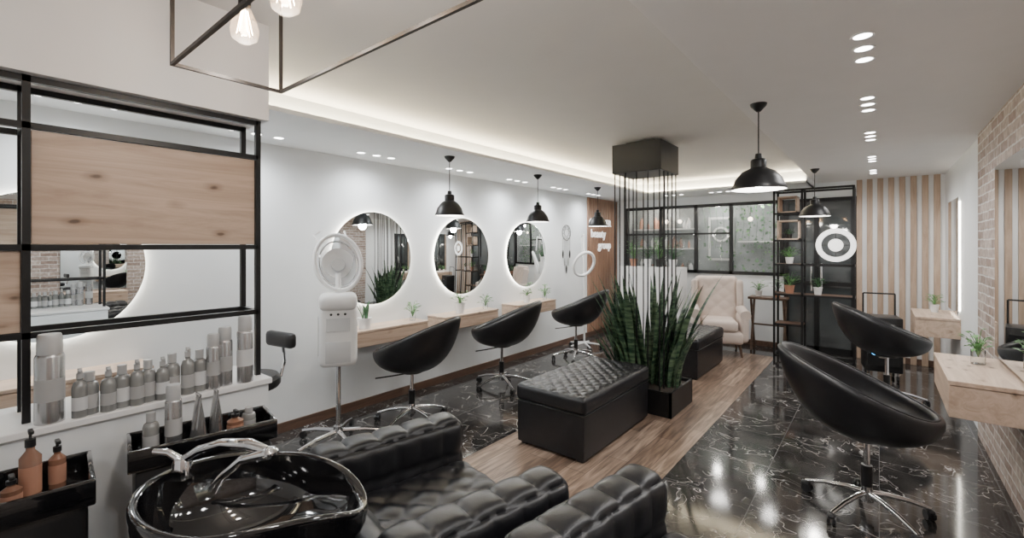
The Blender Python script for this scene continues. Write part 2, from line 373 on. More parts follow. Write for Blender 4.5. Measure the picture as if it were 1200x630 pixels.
for xx in (-2.95,-2.72,-1.6): b.rod((xx,YB+.14,2.3),(xx,YB+.14,2.02),.004,M_black,6); b.sph((xx,YB+.14,1.98),.035,M_bglow,seg=12)
o=b.build('window_display_items',smooth=True)
light('niche_fill_a','POINT',(-3.1,YB+.2,2.2),14,(1,.9,.78),parent=o,shadow_soft_size=.05)  # three fill lights added to brighten the window niche, no fixtures of their own
light('niche_fill_b','POINT',(-2.1,YB+.15,2.2),12,(1,.95,.88),parent=o,shadow_soft_size=.05)
light('niche_fill_c','POINT',(-1.45,YB+.15,2.2),9,(1,.95,.88),parent=o,shadow_soft_size=.05)
b=B()
b.bx(-1.08,-.27,YB-.02,YB-.002,0.03,2.2,M_dglass)
for xx in (-1.08,-.7,-.27): b.bx(xx-.03,xx+.03,YB-.04,YB-.002,0,2.24,M_black)
b.bx(-1.10,-.25,YB-.04,YB-.002,0,.1,M_black); b.bx(-1.10,-.25,YB-.05,YB-.002,.98,1.04,M_black); b.bx(-1.10,-.25,YB-.05,YB-.002,2.19,2.24,M_black)
b.rod((-.76,YB-.07,.9),(-.76,YB-.07,1.3),.012,M_chrome); b.rod((-.64,YB-.07,.9),(-.64,YB-.07,1.3),.012,M_chrome)
b.build('door_1',smooth=False)

# ------------------------------------------------------------------ partition
b=B()
b.bx(-2.5,-2.17,YN,.905,0,.925,M_white); b.bx(-2.51,-2.15,YN,.915,.925,.95,M_wplast,.003,1)
b.build('wall_partition_base',smooth=False)
room('wall_partition_header',[(-2.5,-2.2,YN,.92,2.13,ZC)],M_header)
b=B(); w=.021
for X in (-2.25,-2.42):
    for Y in (-.62,.153,.89): b.bx(X-w/2,X+w/2,Y-w/2,Y+w/2,.95,2.13,M_black)
    for z in (2.118,1.96,1.545,1.245):
        if X<-2.3 and z in(1.545,): continue
        b.bx(X-w/2,X+w/2,-.62,.89,z-w/2,z+w/2,M_black)
for Y in (-.62,.153,.89):
    for z in (1.96,1.245): b.bx(-2.42,-2.25,Y-w/2,Y+w/2,z-w/2,z+w/2,M_black)
b.bx(-2.27,-2.252,.165,.878,1.557,1.948,M_oak,.002,1)
b.bx(-2.27,-2.252,-.608,.141,1.257,1.533,M_oak,.002,1)
b.build('steel_shelf_divider',smooth=False)

# ------------------------------------------------------------------ downlights
def downlight(xc,yc,z=ZS,ax='y',col=(1,.98,.95),en=26,r=.034,sp=.16):
    b=B()
    for k in (-sp,0,sp):
        M=T(xc+(k if ax=='x' else 0),yc+(k if ax=='y' else 0),z)
        b.lathe([(r,0),(r+.01,0),(r+.01,-.005),(r,-.003)],M_wplast,24,M)
        b.lathe([(0,-.002),(r,-.002)],M_spot,24,M)
    o=b.build('recessed_downlight')
    light('lamp','SPOT',(xc,yc,z-.03),en,col,parent=o,spot_size=math.radians(168),spot_blend=1,shadow_soft_size=.10)
for y in (-.6,.45,1.41,2.44,3.5,4.52,5.5,6.5): downlight(-3.58,y,en=52,col=(.95,.98,1))
for y in (-.7,.45,1.55,2.64,3.70,4.79,6.05,7.1): downlight(-.055,y,z=ZR,en=57,col=(1,.985,.97))
for x in (-2.6,-1.9,-1.2): downlight(x,7.4,ax='x',sp=.12,en=32,col=(1,.96,.9))

# ------------------------------------------------------------------ pendants
def pendant(x,y,ztop,zb,r):
    b=B(); 
    b.lathe([(0,ztop-zb),(.05,ztop-zb),(.045,ztop-zb-.015),(.012,ztop-zb-.05),(0,ztop-zb-.05)],M_black,20)
    b.rod((0,0,.2),(0,0,ztop-zb-.04),.004,M_black,6)
    prof=[(0.0,.235),(.018,.23),(.022,.20),(.040,.195),(.046,.185),(.046,.14),(.060,.132),(r*.60,.115),(r*.84,.07),(r*.93,.03),(r,.012),(r,.0)]
    b.lathe(prof,M_black,40)
    b.lathe([(r-.003,.002),(r*.92,.024),(r*.82,.064),(r*.58,.108),(.045,.125),(0,.127)],M_shade,40)
    b.sph((0,0,.045),.032,M_blub,(1,1,1.15),16)
    o=b.build('dome_pendant_lamp',(x,y,zb))
    light('bulb_light','POINT',(0,0,-.01),16,(1,.95,.88),parent=o,shadow_soft_size=.05)
for y in (2.9,4.3,5.75): pendant(-3.1,y,ZS,1.83,.135)
pendant(-.60,3.25,ZR,1.91,.16); pendant(-.59,6.41,ZR,1.90,.16)

b=B(); x0,x1,y0,y1,zb,zt=-1.66,-.45,.415,.735,2.1,2.54
w=.010
for X in (x0,x1):
    for Y in (y0,y1): b.bar((X,Y,zb),(X,Y,ZC),w,M_bronze)
    b.bar((X,y0,zb),(X,y1,zb),w,M_bronze); b.bar((X,y0,zt),(X,y1,zt),w,M_bronze)
for Y in (y0,y1): b.bar((x0-.005,Y,zb),(x1+.005,Y,zb),w,M_bronze); b.bar((x0,Y,zt),(x1,Y,zt),w,M_bronze)
b.bar((x0,.575,zt),(x1,.575,zt),w,M_bronze)
root=b.build('cage_pendant_lamp',smooth=False)
for X in (-1.55,-1.27,-.99,-.71):
    b=B()
    b.rod((0,0,.09),(0,0,zt-2.25),.003,M_black,6); b.lathe([(0,.12),(.012,.12),(.018,.09),(.018,.055),(0,.055)],M_bronze,16)
    b.lathe([(.013,.058),(.017,.045),(.034,.01),(.042,-.02),(.036,-.048),(.018,-.062),(0,-.066)],M_bulbg,24)
    b.lathe([(0,.045),(.006,.04),(.010,.01),(.014,-.02),(.008,-.038),(0,-.04)],M_bglow,12)
    for k in range(6):
        t=2*pi*k/6; b.rod((.008*math.cos(t),.008*math.sin(t),.04),(.022*math.cos(t),.022*math.sin(t),-.034),.0013,M_fil,5)
    b.build('filament_bulb',(X,.575,2.25),parent=root)
    light('bulb_light','POINT',(X,.575,2.15),4.2,(1,.93,.85),parent=root,shadow_soft_size=.04)

# ------------------------------------------------------------------ mirrors / shelves
def round_mirror(y,z,r):
    b=B()
    b.lathe([(0,.0),(r-.05,.0),(r-.05,.012)],M_wplast,64)
    b.lathe([(r-.03,.004),(r-.010,.006),(r-.010,.02),(r-.03,.022)],M_glow,64)
    b.lathe([(0,.022),(r,.022),(r,.028)],M_wplast,64); b.lathe([(r,.028),(r-.006,.0285),(0,.0285)],M_mirror,64)
    b.build('round_backlit_mirror',(XL+.001,y,z),rot=(0,pi/2,0))
for y in (.36,2.58,3.80,5.06): round_mirror(y,1.43,.45)
def rect_mirror(y0,y1,z0,z1,xw,glow):
    b=B()
    b.bx(xw-.02,xw-.001,y0+.04,y1-.04,z0+.04,z1-.04,M_glow if glow else M_bplast)
    b.bx(xw-.024,xw-.020,y0,y1,z0,z1,M_bplast); b.bx(xw-.0265,xw-.0245,y0+.003,y1-.003,z0+.003,z1-.003,M_mirror)
    b.build('rectangular_wall_mirror',smooth=False)
rect_mirror(3.45,4.40,.82,2.08,XR-.02,False); rect_mirror(.9,1.85,.82,2.08,XR-.02,False); rect_mirror(6.45,7.25,.84,2.05,XR,True)
def desk(x0,x1,y0,y1,zt=.8,th=.15):
    b=B(); b.bx(x0,x1,y0,y1,zt-.022,zt,M_oak,.003,1); b.bx(x0,x1-.006,y0+.004,y1-.004,zt-th,zt-.026,M_oak,.003,1)
    b.bx(x1-.006,x1-.002,y0+.01,y1-.01,zt-th+.008,zt-.032,M_oak)
    return b.build('floating_vanity_shelf',smooth=False)
for y in (.36,2.62,3.72,4.98): desk(XL,XL+.28,y-.44,y+.44,.79,.15)
def desk_r(y0,y1,x1):
    b=B(); x0=.30
    b.bx(x0,x1,y0,y1,.775,.80,M_oak,.002,1); b.bx(x0+.004,x1,y0+.004,y1-.004,.595,.771,M_oak,.002,1)
    b.build('floating_vanity_shelf',smooth=False)
desk_r(3.50,4.36,XR-.02); desk_r(6.45,7.3,XR); desk_r(.9,1.8,XR-.02)

# ------------------------------------------------------------------ chairs
def star(b,r=.31,n=5,zhub=.10,legmat=None,ph=0):
    lm=legmat or M_chrome
    b.lathe([(0,zhub+.06),(.028,zhub+.06),(.034,zhub),(.034,zhub-.025),(0,zhub-.03)],lm,20)
    for k in range(n):
        t=2*pi*k/n+ph; c,s=math.cos(t),math.sin(t)
        pts=[(c*q*r,s*q*r,zz) for q,zz in ((.06,zhub+.02),(.3,zhub+.018),(.65,zhub),(1.0,.068))]
        b.tube(pts,[.017,.016,.013,.011],lm,8)
        M=T(c*r,s*r,0)@R(t+.7*k,'Z')
        b.rod((0,0,.075),(0,0,.045),.007,M_chrome,8,M=M)
        b.box((0,0,.052),(.034,.05,.022),M_bplast,.008,2,M)
        for sx in (-.013,.013): b.rod((sx-.008,.008,.028),(sx+.008,.008,.028),.027,M_bplast,14,M=M)
def bucket_chair(x,y,rz,ph=0,seat=.50):
    b=B(); star(b,.31,ph=ph)
    b.rod((0,0,.13),(0,0,.28),.028,M_bplast,16); b.rod((0,0,.28),(0,0,seat-.06),.016,M_chrome,12)
    b.lathe([(0,seat-.075),(.09,seat-.075),(.11,seat-.065),(.11,seat-.04),(0,seat-.04)],M_bplast,20)
    b.tube([(.0,.0,seat-.08),(.14,.12,seat-.09),(.24,.2,seat-.095)],.006,M_bplast,6)
    z0=seat-.065
    def H(t):
        c=(1+math.cos(t))/2
        return .165+.32*c**1.35
    def ro(t): return .325+.04*((1+math.cos(t))/2)
    def pt(t,rad,z):
        lean=.06*max(0,(z-z0))/.4*((1+math.cos(t))/2)
        return (-(rad+lean)*math.cos(t)*1.03, (rad)*math.sin(t)*.95, z)
    th=.05
    def fn(u,v):
        t=2*pi*u; h=H(t); r=ro(t)
        if v<.42:
            s=v/.42; rad=r*math.sin(s*pi/2)**.80; z=z0+h*(1-math.cos(s*pi/2))**1.1*.97
            return pt(t,rad,z)
        if v<.58:
            s=(v-.42)/.16; a=s*pi; rad=r-th/2+th/2*math.cos(a); z=z0+h*.97+math.sin(a)*th/2
            return pt(t,rad,z)
        if v<.80:
            s=(v-.58)/.22; zc=z0+.125; zt=z0+h*.97; rr=r-th
            z=zt+(zc-zt)*math.sin(s*pi/2); rad=rr-(rr-.235)*s**1.6
            return pt(t,rad,z)
        s=(v-.80)/.20; rad=.235*(1-s); z=z0+.125+.03*math.sin(min(1,s*2.2)*pi/2)-.012*s
        return pt(t,rad,z)
    b.surf(fn,56,46,M_leather,True)
    pts=[]
    for i in range(56):
        t=2*pi*i/56; p=pt(t,ro(t)-th/2,z0+H(t)*.97+th/2); pts.append(p)
    b.tube(pts,.006,M_leather,6,True)
    b.build('bucket_salon_chair',(x,y,0),rz,ang=60)
bucket_chair(-3.21,2.55,math.radians(203),.2,seat=.51)
bucket_chair(-3.23,3.80,math.radians(208),.9,seat=.52)
bucket_chair(-3.21,5.34,math.radians(200),.4,seat=.54)
bucket_chair(-.055,3.34,math.radians(5),.35,seat=.505)
bucket_chair(.06,5.80,math.radians(10),.1,seat=.54)

b=B(); star(b,.26,ph=.5); b.rod((0,0,.12),(0,0,.6),.02,M_chrome,12)
b.lathe([(0,.59),(.17,.59),(.185,.61),(.185,.65),(.165,.675),(0,.68)],M_leather,32)
b.tube([(0,-.12,.6),(0,-.22,.62),(0,-.25,.72),(0,-.24,.82)],.012,M_chrome,8)
b.tuft((0,-.22,.88),(.30,.06,.11),.028,.5,.5,0,M_leather,(),step=.03)
b.build('wheeled_salon_stool',(-3.30,1.26,0),math.radians(-170))

# ------------------------------------------------------------------ hair steamer
def steamer(x,y,rz,name='hair_steamer'):
    b=B()
    for k in range(5):
        t=2*pi*k/5+.3; c,s=math.cos(t),math.sin(t)
        b.tube([(c*.03,s*.03,.10),(c*.2,s*.2,.09),(c*.33,s*.33,.065)],[.018,.015,.012],M_chrome,8)
        b.rod((c*.33-.012*s,s*.33+.012*c,.03),(c*.33+.012*s,s*.33-.012*c,.03),.028,M_bplast,14); b.rod((c*.33,s*.33,.03),(c*.33,s*.33,.075),.007,M_chrome,8)
    b.lathe([(0,.14),(.035,.14),(.04,.08),(0,.075)],M_chrome,18)
    b.rod((0,0,.12),(0,0,.64),.019,M_chrome,14)
    b.tuft((0,0,.86),(.24,.28,.48),.05,.5,.5,0,M_wplast,(),step=.03)
    b.tuft((.03,0,1.12),(.25,.28,.13),.05,.5,.5,0,M_wplast,(),step=.03)
    b.box((.123,0,.95),(.006,.17,.10),M_labels,.002,1); b.box((.123,0,.74),(.006,.18,.16),M_labels,.01,2)
    b.box((.0,-.142,.86),(.15,.006,.30),M_labels,.01,2)
    for k in range(3): b.sph((.127,-.05+.05*k,1.03),.01,M_bplast,seg=8)
    b.tube([(0,0,1.15),(-.03,0,1.25),(-.05,0,1.33)],.022,M_wplast,12)
    Mh=T(-.02,0,1.42)@R(math.radians(-14),'Y')@R(math.radians(12),'X')
    ring=[(0,.17*math.cos(2*pi*i/40),.225*math.sin(2*pi*i/40)) for i in range(40)]
    b.tube(ring,.016,M_wplast,10,True,M=Mh)
    ring2=[(-.05,.14*math.cos(2*pi*i/40),.185*math.sin(2*pi*i/40)) for i in range(40)]
    b.tube(ring2,.006,M_chrome,8,True,M=Mh)
    b.surf(lambda u,v:(-.15*math.cos(v*pi/2),.17*math.sin(v*pi/2)*math.cos(2*pi*u),.225*math.sin(v*pi/2)*math.sin(2*pi*u)),32,10,M_acry,True,Mh)
    b.surf(lambda u,v:(-.14*math.cos(v*pi/4),.19*math.sin(v*pi/4)*math.cos(2*pi*u),.24*math.sin(v*pi/4)*math.sin(2*pi*u)-.03),32,10,M_wplast,True,Mh)
    b.lathe([(0,.02),(.05,.02),(.055,0),(.05,-.02),(0,-.02)],M_labels,20,Mh@T(-.10,0,0)@R(pi/2,'Y'))
    for k in range(5): b.rod((-.085,-.03+.015*k,-.03),(-.085,-.03+.015*k,.03),.003,M_bplast,6,M=Mh)
    b.tube([(0,-.1,.18),(-.03,-.13,.26),(-.05,-.08,.29)],.008,M_wplast,8,M=Mh)
    b.tube([(0,.1,.18),(-.03,.1,.25)],.008,M_wplast,8,M=Mh)
    b.build(name,(x,y,0),rz)
steamer(-3.3,1.90,math.radians(-30))
b=B()
for k in range(5):
    t=2*pi*k/5; c,s=math.cos(t),math.sin(t); b.tube([(0,0,.09),(c*.25,s*.25,.06)],[.015,.01],M_wplast,8); b.sph((c*.25,s*.25,.03),.03,M_bplast,seg=10)
b.rod((0,0,.08),(0,0,1.1),.014,M_wplast,10); b.tube([(0,0,1.1),(-.05,0,1.35),(.0,-.05,1.68),(.1,-.05,1.72)],.011,M_wplast,8)
Mh=T(.12,-.05,1.28)@R(math.radians(20),'Y')@R(math.radians(-20),'X')
b.tube([(0,.15*math.cos(2*pi*i/36),.19*math.sin(2*pi*i/36)) for i in range(36)],.022,M_wplast,10,True,M=Mh)
b.tube([(.012,.15*math.cos(2*pi*i/36),.19*math.sin(2*pi*i/36)) for i in range(36)],.012,M_labels,10,True,M=Mh)
b.rod((.1,-.05,1.72),(.12,-.05,1.48),.009,M_wplast,8)
b.build('ring_magnifier_lamp',(-3.47,6.02,0),math.radians(-40))

b=B()
b.tube([(.01,.12*math.cos(2*pi*i/30),.12*math.sin(2*pi*i/30)) for i in range(30)],.007,M_bot,6,True)
for i in range(10):
    t=2*pi*i/10; t2=t+2*pi*.35; b.rod((.01,.12*math.cos(t),.12*math.sin(t)),(.01,.12*math.cos(t2),.12*math.sin(t2)),.002,M_bot,4)
for k,yy in enumerate((-.1,-.05,0,.05,.1)):
    L=.28+.12*(2-abs(k-2)); b.rod((.01,yy,-.07),(.01,yy,-L),.003,M_bot,4)
    b.sph((.01,yy,-L-.06),.02,M_capw if k%2 else M_bplast,(.3,1,3.5),10)
b.build('dreamcatcher',(XL+.0,6.12,1.76))

# ------------------------------------------------------------------ tufted benches
def bench(y0,y1):
    b=B(); x0,x1=-2.22,-1.60; yc=(y0+y1)/2; L=y1-y0; W=x1-x0
    b.tuft((0,0,.185),(W-.02,L-.02,.33),.012,1,1,0,M_leather,(),step=.05)
    b.tuft((0,0,.405),(W,L,.12),.03,.105,.105,.016,M_leather,('+z',),True,step=.010,buttons=M_leather)
    b.box((0,0,.345),(W+.004,L+.004,.008),M_bplast,.002,1)
    for sx in (-1,1):
        for sy in (-1,1): b.box((sx*(W/2-.06),sy*(L/2-.06),.01),(.05,.05,.02),M_bplast)
    b.build('tufted_storage_bench',((x0+x1)/2,yc,0.004),ang=75)
bench(2.78,3.94); bench(5.35,6.45)

# ------------------------------------------------------------------ hanging rod planter + snake plants
b=B()
X0,X1,Y0,Y1=-2.05,-1.56,4.1,4.57
b.bx(X0,X1,Y0,Y1,2.26,ZC-.03,M_black,.002,1); b.bx(X0+.1,X1-.1,Y0+.1,Y1-.1,ZC-.03,ZC,M_black)
bx0,bx1,by0,by1=-2.06,-1.44,4.03,4.62
for (a0,a1,c0,c1) in ((bx0,bx1,by0,by0+.02),(bx0,bx1,by1-.02,by1),(bx0,bx0+.02,by0,by1),(bx1-.02,bx1,by0,by1)): b.bx(a0,a1,c0,c1,.005,.23,M_black)
b.bx(bx0+.01,bx1-.01,by0+.01,by1-.01,.01,.20,M_soil)
n=5
for i in range(n):
    u=i/(n-1)
    xx=X0+.02+u*(X1-X0-.04); yy=Y0+.02+u*(Y1-Y0-.04)
    for p in ((xx,Y0+.02),(xx,Y1-.02),(X0+.02,yy),(X1-.02,yy)): b.rod((p[0],p[1],.2),(p[0],p[1],2.27),.0065,M_black,8)
b.build('rod_frame_planter',smooth=True)
def blade(b,x,y,z,h,w,az,lean,mat,tw=.6):
    n=12
    def fn(u,v):
        s=v; r=lean*h*(s**1.7); cx=x+math.cos(az)*r; cy=y+math.sin(az)*r; zz=z+h*s*(1-.18*lean*s)
        ww=w*(.55+.45*math.sin(min(1,s*1.6)*pi/2))*(1 if s<.55 else max(.02,(1-((s-.55)/.45)**1.7)))
        a=az+pi/2+tw*s; k=(u-.5)*ww
        d=.18*ww*(1-(2*u-1)**2)
        return (cx+math.cos(a)*k+math.cos(a-pi/2)*d,cy+math.sin(a)*k+math.sin(a-pi/2)*d,zz)
    b.surf(fn,4,n,mat)
b=B()
for i in range(116):
    left=i%2
    cx,cy=(-1.92,4.22) if left else (-1.62,4.40)
    a0=random.uniform(0,2*pi); rr=random.uniform(.02,.17)
    px=min(bx1-.05,max(bx0+.05,cx+math.cos(a0)*rr)); py=min(by1-.05,max(by0+.05,cy+math.sin(a0)*rr))
    az=math.atan2(py-4.32,px+1.76)+random.uniform(-.7,.7)
    dist=math.hypot(px+1.76,py-4.32)
    h=random.uniform(.45,1.18)
    blade(b,px,py,.19,h,random.uniform(.055,.08),az,random.uniform(.04,.16)+dist*random.uniform(.3,1.3),M_snake,random.uniform(-.9,.9))
b.build('snake_plant',ang=80)

# ------------------------------------------------------------------ foliage helper
def plant(name,x,y,z,h,spread,pot='white',n=26,leaf=None,pr=.045,ph=.08,lw=.025):
    b=B(); leaf=leaf or M_leaf
    if pot=='glass':
        b.lathe([(0,0),(pr,0),(pr,ph),(pr-.003,ph),(pr-.003,.004),(0,.004)],M_glass,20); z0=ph*.6
    else:
        pm={'white':M_wplast,'black':M_bplast,'terra':M_redw}[pot]
        b.lathe([(0,0),(pr*.75,0),(pr,ph),(pr*1.05,ph),(pr*1.05,ph+.008),(pr*.92,ph+.008),(pr*.9,ph-.012),(0,ph-.012)],pm,22)
        b.lathe([(0,ph-.01),(pr*.9,ph-.01)],M_soil,16); z0=ph
    for i in range(n):
        az=random.uniform(0,2*pi); e=random.uniform(.15,1)
        tip=Vector((math.cos(az)*spread*e,math.sin(az)*spread*e,z0+h*random.uniform(.35,1)*(1.1-.5*e)))
        b.tube([(0,0,z0-.01),(tip.x*.4,tip.y*.4,z0+(tip.z-z0)*.6),tuple(tip)],.0018,leaf,4)
        d=Vector((math.cos(az),math.sin(az),random.uniform(-.3,.5))).normalized(); sd=d.cross(Vector((0,0,1))).normalized()
        L=lw*random.uniform(1.2,2.2); W=lw*random.uniform(.5,.8)
        p0=tip; p1=tip+d*L; m=tip+d*L*.45+Vector((0,0,.006))
        b.add([p0,m+sd*W,p1,m-sd*W],[[0,1,2,3]],leaf)
    b.build(name,(x,y,z),ang=80)
zt=.79
plant('potted_plant',-3.70,2.95,zt,.16,.06,'glass',26,pr=.03,ph=.08,lw=.026)
plant('potted_plant',-3.68,3.60,zt,.14,.07,'white',34,pr=.06,ph=.11,lw=.026)
plant('potted_plant',-3.70,4.05,zt,.16,.06,'glass',26,pr=.03,ph=.07,lw=.026)
plant('potted_plant',-3.70,5.30,zt,.18,.06,'glass',28,pr=.03,ph=.07,lw=.028)
plant('potted_plant',-3.68,4.85,zt,.1,.06,'white',26,pr=.05,ph=.09,lw=.026)
plant('potted_plant',.49,4.1,.8,.17,.07,'glass',34,pr=.035,ph=.09,lw=.024)
plant('potted_plant',.49,7.0,.8,.15,.07,'white',26,pr=.04,ph=.08,lw=.026)
b=B(); b.lathe([(0,0),(.05,0),(.065,.1),(.06,.1),(.055,.09),(0,.09)],M_wplast,20)
for i in range(9): blade(b,random.uniform(-.025,.025),random.uniform(-.025,.025),.08,random.uniform(.1,.2),.022,random.uniform(0,6.28),random.uniform(.1,.4),M_leafd)
b.build('small_succulent_pot',(-3.68,2.38,zt),ang=80)

# ------------------------------------------------------------------ back corner furniture
b=B(); b.bx(-3.5,-2.45,7.25,7.6,0,1.2,M_wplast,.006,2); b.build('white_planter_counter',smooth=False)
for i,(xx,h) in enumerate(((-3.3,.35),(-3.05,.25),(-2.85,.4),(-2.62,.3))):
    plant('potted_plant',xx,7.42,1.2,h,.14,('terra','white','black','white')[i],46,M_leafd if i%2 else M_leaf,pr=.065,ph=.12,lw=.035)
b=B(); X0,X1,Y0,Y1=-1.1,-.24,6.98,7.28
w=.025
for X in (X0,-.78,X1):
    for Y in (Y0,Y1): b.bx(X-w/2,X+w/2,Y-w/2,Y+w/2,0,2.3,M_black)
for z in (2.29,1.98,1.62,1.3,.9,.5,.08):
    for Y in (Y0,Y1):
        b.bx(X0,-.78,Y-w/2,Y+w/2,z-w/2,z+w/2,M_black)
        if z in (2.29,.08,1.3,.9): b.bx(-.78,X1,Y-w/2,Y+w/2,z-w/2,z+w/2,M_black)
    for X in (X0,-.78,X1):
        if z in (2.29,1.3,.08,.9): b.bx(X-w/2,X+w/2,Y0,Y1,z-w/2,z+w/2,M_black)
for z in (1.3,.9,.5): b.bx(X0,-.78,Y0,Y1,z-.008,z+.012,M_dwood)
for z in (.9,): b.bx(-.78,X1,Y0,Y1,z-.008,z+.012,M_dwood)
for (cx,z0,s) in ((-.94,1.62,.26),(-.95,1.98,.22)):
    for a in ((cx-s/2,cx+s/2,z0,z0+.018),(cx-s/2,cx+s/2,z0+s-.018,z0+s),(cx-s/2,cx-s/2+.018,z0,z0+s),(cx+s/2-.018,cx+s/2,z0,z0+s)):
        b.bx(a[0],a[1],Y0+.02,Y1-.02,a[2]+.013,a[3]+.013,M_oak)
b.build('steel_display_rack',smooth=False)
plant('potted_plant',-.94,7.12,1.312,.16,.11,'white',34,pr=.05,ph=.08,lw=.03)
plant('potted_plant',-.94,7.12,.912,.2,.13,'terra',40,pr=.06,ph=.1,lw=.03)
plant('potted_plant',-.94,7.12,1.652,.09,.07,'black',20,M_leafd,pr=.035,ph=.05,lw=.02)
plant('potted_plant',-.62,7.12,.912,.14,.09,'white',26,M_leafd,pr=.05,ph=.09,lw=.03)
b=B(); b.lathe([(.150,-.012),(.208,-.012),(.208,.012),(.150,.012),(.150,-.012)],M_ring,48); b.lathe([(0,-.012),(.078,-.012),(.078,.012),(0,.012)],M_ring,40)
b.rod((0,.16,0),(0,-.16,0),.004,M_black,6); b.rod((.16,0,0),(-.16,0,0),.004,M_black,6)
b.build('round_ring_sign',(-.42,6.945,1.56),rot=(pi/2,0,0))
b=B(); b.box((0,0,.78),(.50,.30,.035),M_dwood,.004,1)
for sx in (-.21,.21):
    b.bar((sx-.0,-.12,.0),(sx,.12,.76),.028,M_dwood); b.bar((sx,.12,.0),(sx,-.12,.76),.028,M_dwood)
b.bar((-.21,0,.38),(.21,0,.38),.022,M_dwood)
b.build('console_table',(-1.27,7.6,0))
plant('potted_plant',-1.40,7.6,.8,.16,.10,'white',30,pr=.05,ph=.08,lw=.03)
plant('potted_plant',-1.16,7.6,.8,.2,.10,'terra',30,M_leafd,pr=.05,ph=.08,lw=.03)
b=B()
for sx in (-1,1):
    for sy in (-1,1): b.rod((sx*.25,sy*.25,.2),(sx*.28,sy*.29,.0),.022,M_dwood,10,r2=.014)
b.tuft((0,-.02,.27),(.60,.64,.18),.05,1,1,0,M_cream,(),step=.03)
b.tuft((0,-.09,.43),(.46,.54,.16),.06,1,1,.0,M_cream,(),step=.02)
Mb=T(0,.25,.74)@R(math.radians(-12),'X')
b.tuft((0,0,0),(.60,.15,.72),.07,.2,.2,.014,M_cream,('-y',),True,step=.02,M=Mb,buttons=M_cream)
for sx in (-1,1):
    b.tuft((sx*.31,-.03,.40),(.11,.60,.38),.05,1,1,0,M_cream,(),step=.03)
    b.rod((sx*.32,-.33,.59),(sx*.32,.24,.63),.068,M_cream,18)
    Mw=T(sx*.31,.20,.84)@R(math.radians(-12),'X')
    b.tuft((0,0,0),(.085,.22,.40),.042,1,1,0,M_cream,(),step=.03,M=Mw)
b.build('cream_armchair',(-1.83,7.04,0),math.radians(20),ang=60)
def txt(body,y,z,size,parent=None):
    c=bpy.data.curves.new('lettering','FONT'); c.body=body; c.size=size; c.extrude=.006; c.align_x='LEFT'; c.offset=.001
    o=bpy.data.objects.new('lettering',c); bpy.context.scene.collection.objects.link(o)
    o.rotation_euler=(pi/2,0,pi/2); o.location=(XL+.034,y,z); o.data.materials.append(M_ring)
    if parent: o.parent=parent
    return o
e=bpy.data.objects.new('wall_sign',None); bpy.context.scene.collection.objects.link(e)
txt('GALLEHER',6.80,1.90,.17,e); txt('beauty',6.86,1.70,.2,e); txt('group',7.12,1.50,.2,e)

b=B(); b.box((0,0,.42),(.34,.36,.62),M_bplast,.01,2)
for z in (.25,.42,.59): b.box((0,-.185,z),(.30,.012,.14),M_black,.004,1); b.box((0,-.195,z+.03),(.1,.01,.012),M_chrome)
for sx in (-.15,.15): b.rod((sx,.15,.7),(sx,.15,.98),.009,M_black,8)
b.rod((-.15,.15,.98),(.15,.15,.98),.009,M_black,8)
for sx in (-.13,.13):
    for sy in (-.14,.14): b.rod((sx-.01,sy,.035),(sx+.01,sy,.035),.035,M_bplast,12); b.rod((sx,sy,.05),(sx,sy,.12),.008,M_chrome,6)
b.lathe([(.022,0),(.04,0)],M_blue,20,T(-.08,-.194,.34)@R(pi/2,'X')); b.lathe([(0,0),(.012,0)],M_blue,20,T(-.08,-.194,.34)@R(pi/2,'X'))
b.build('salon_trolley',(.02,6.85,0),math.radians(8))

# ------------------------------------------------------------------ bottles
def bottle(b,x,y,z,h,r,kind,lab=None):
    M=T(x,y,z); lab=lab or M_label
    if kind=='can':
        b.lathe([(0,0),(r,0),(r,h*.74),(r*.92,h*.77),(r*.75,h*.785)],M_botm,22,M); b.lathe([(r*.86,h*.775),(r*.86,h*.96),(r*.75,h),(0,h)],M_capw,22,M)
        b.lathe([(r*1.01,h*.25),(r*1.01,h*.5)],lab,22,M)
    elif kind=='spray':
        b.lathe([(0,0),(r,0),(r,h*.6),(r*.8,h*.7),(r*.38,h*.75),(r*.38,h*.8)],M_bot,20,M); b.lathe([(r*.45,h*.79),(r*.45,h*.9),(r*.3,h*.92),(r*.3,h),(0,h)],M_capw,16,M)
        b.box((r*.35,0,h*.95),(r*1.0,r*.5,h*.06),M_capw,.002,1,M); b.lathe([(r*1.01,h*.15),(r*1.01,h*.42)],lab,20,M)
    elif kind=='tube':
        b.surf(lambda u,v:(r*math.cos(2*pi*u)*(1-.05*v),r*math.sin(2*pi*u)*(1-.9*v**1.5),h*.15+h*.85*v),20,8,M_botm,True,M); b.lathe([(0,0),(r*.8,0),(r*.85,h*.16),(0,h*.16)],M_bplast,18,M)
        b.box((0,0,h),(r*1.9,r*.2,.012),M_botm,.001,1,M)
    elif kind=='amber':
        b.lathe([(0,0),(r,0),(r,h*.62),(r*.4,h*.72),(r*.4,h*.78)],M_amber,20,M); b.lathe([(r*.5,h*.77),(r*.5,h*.88),(0,h*.88)],M_bplast,16,M); b.rod((0,0,h*.86),(0,0,h),.004,M_bplast,6,M=M); b.box((.01,0,h),(.035,.012,.01),M_bplast,.002,1,M)
        b.lathe([(r*1.01,h*.1),(r*1.01,h*.5)],M_redw,20,M)
    else:
        b.lathe([(0,0),(r,0),(r,h*.66),(r*.85,h*.74),(r*.5,h*.78),(r*.5,h*.8)],M_bot,20,M); b.lathe([(r*.58,h*.79),(r*.58,h),(0,h)],M_capw,18,M); b.lathe([(r*1.01,h*.15),(r*1.01,h*.48)],lab,20,M)
b=B()
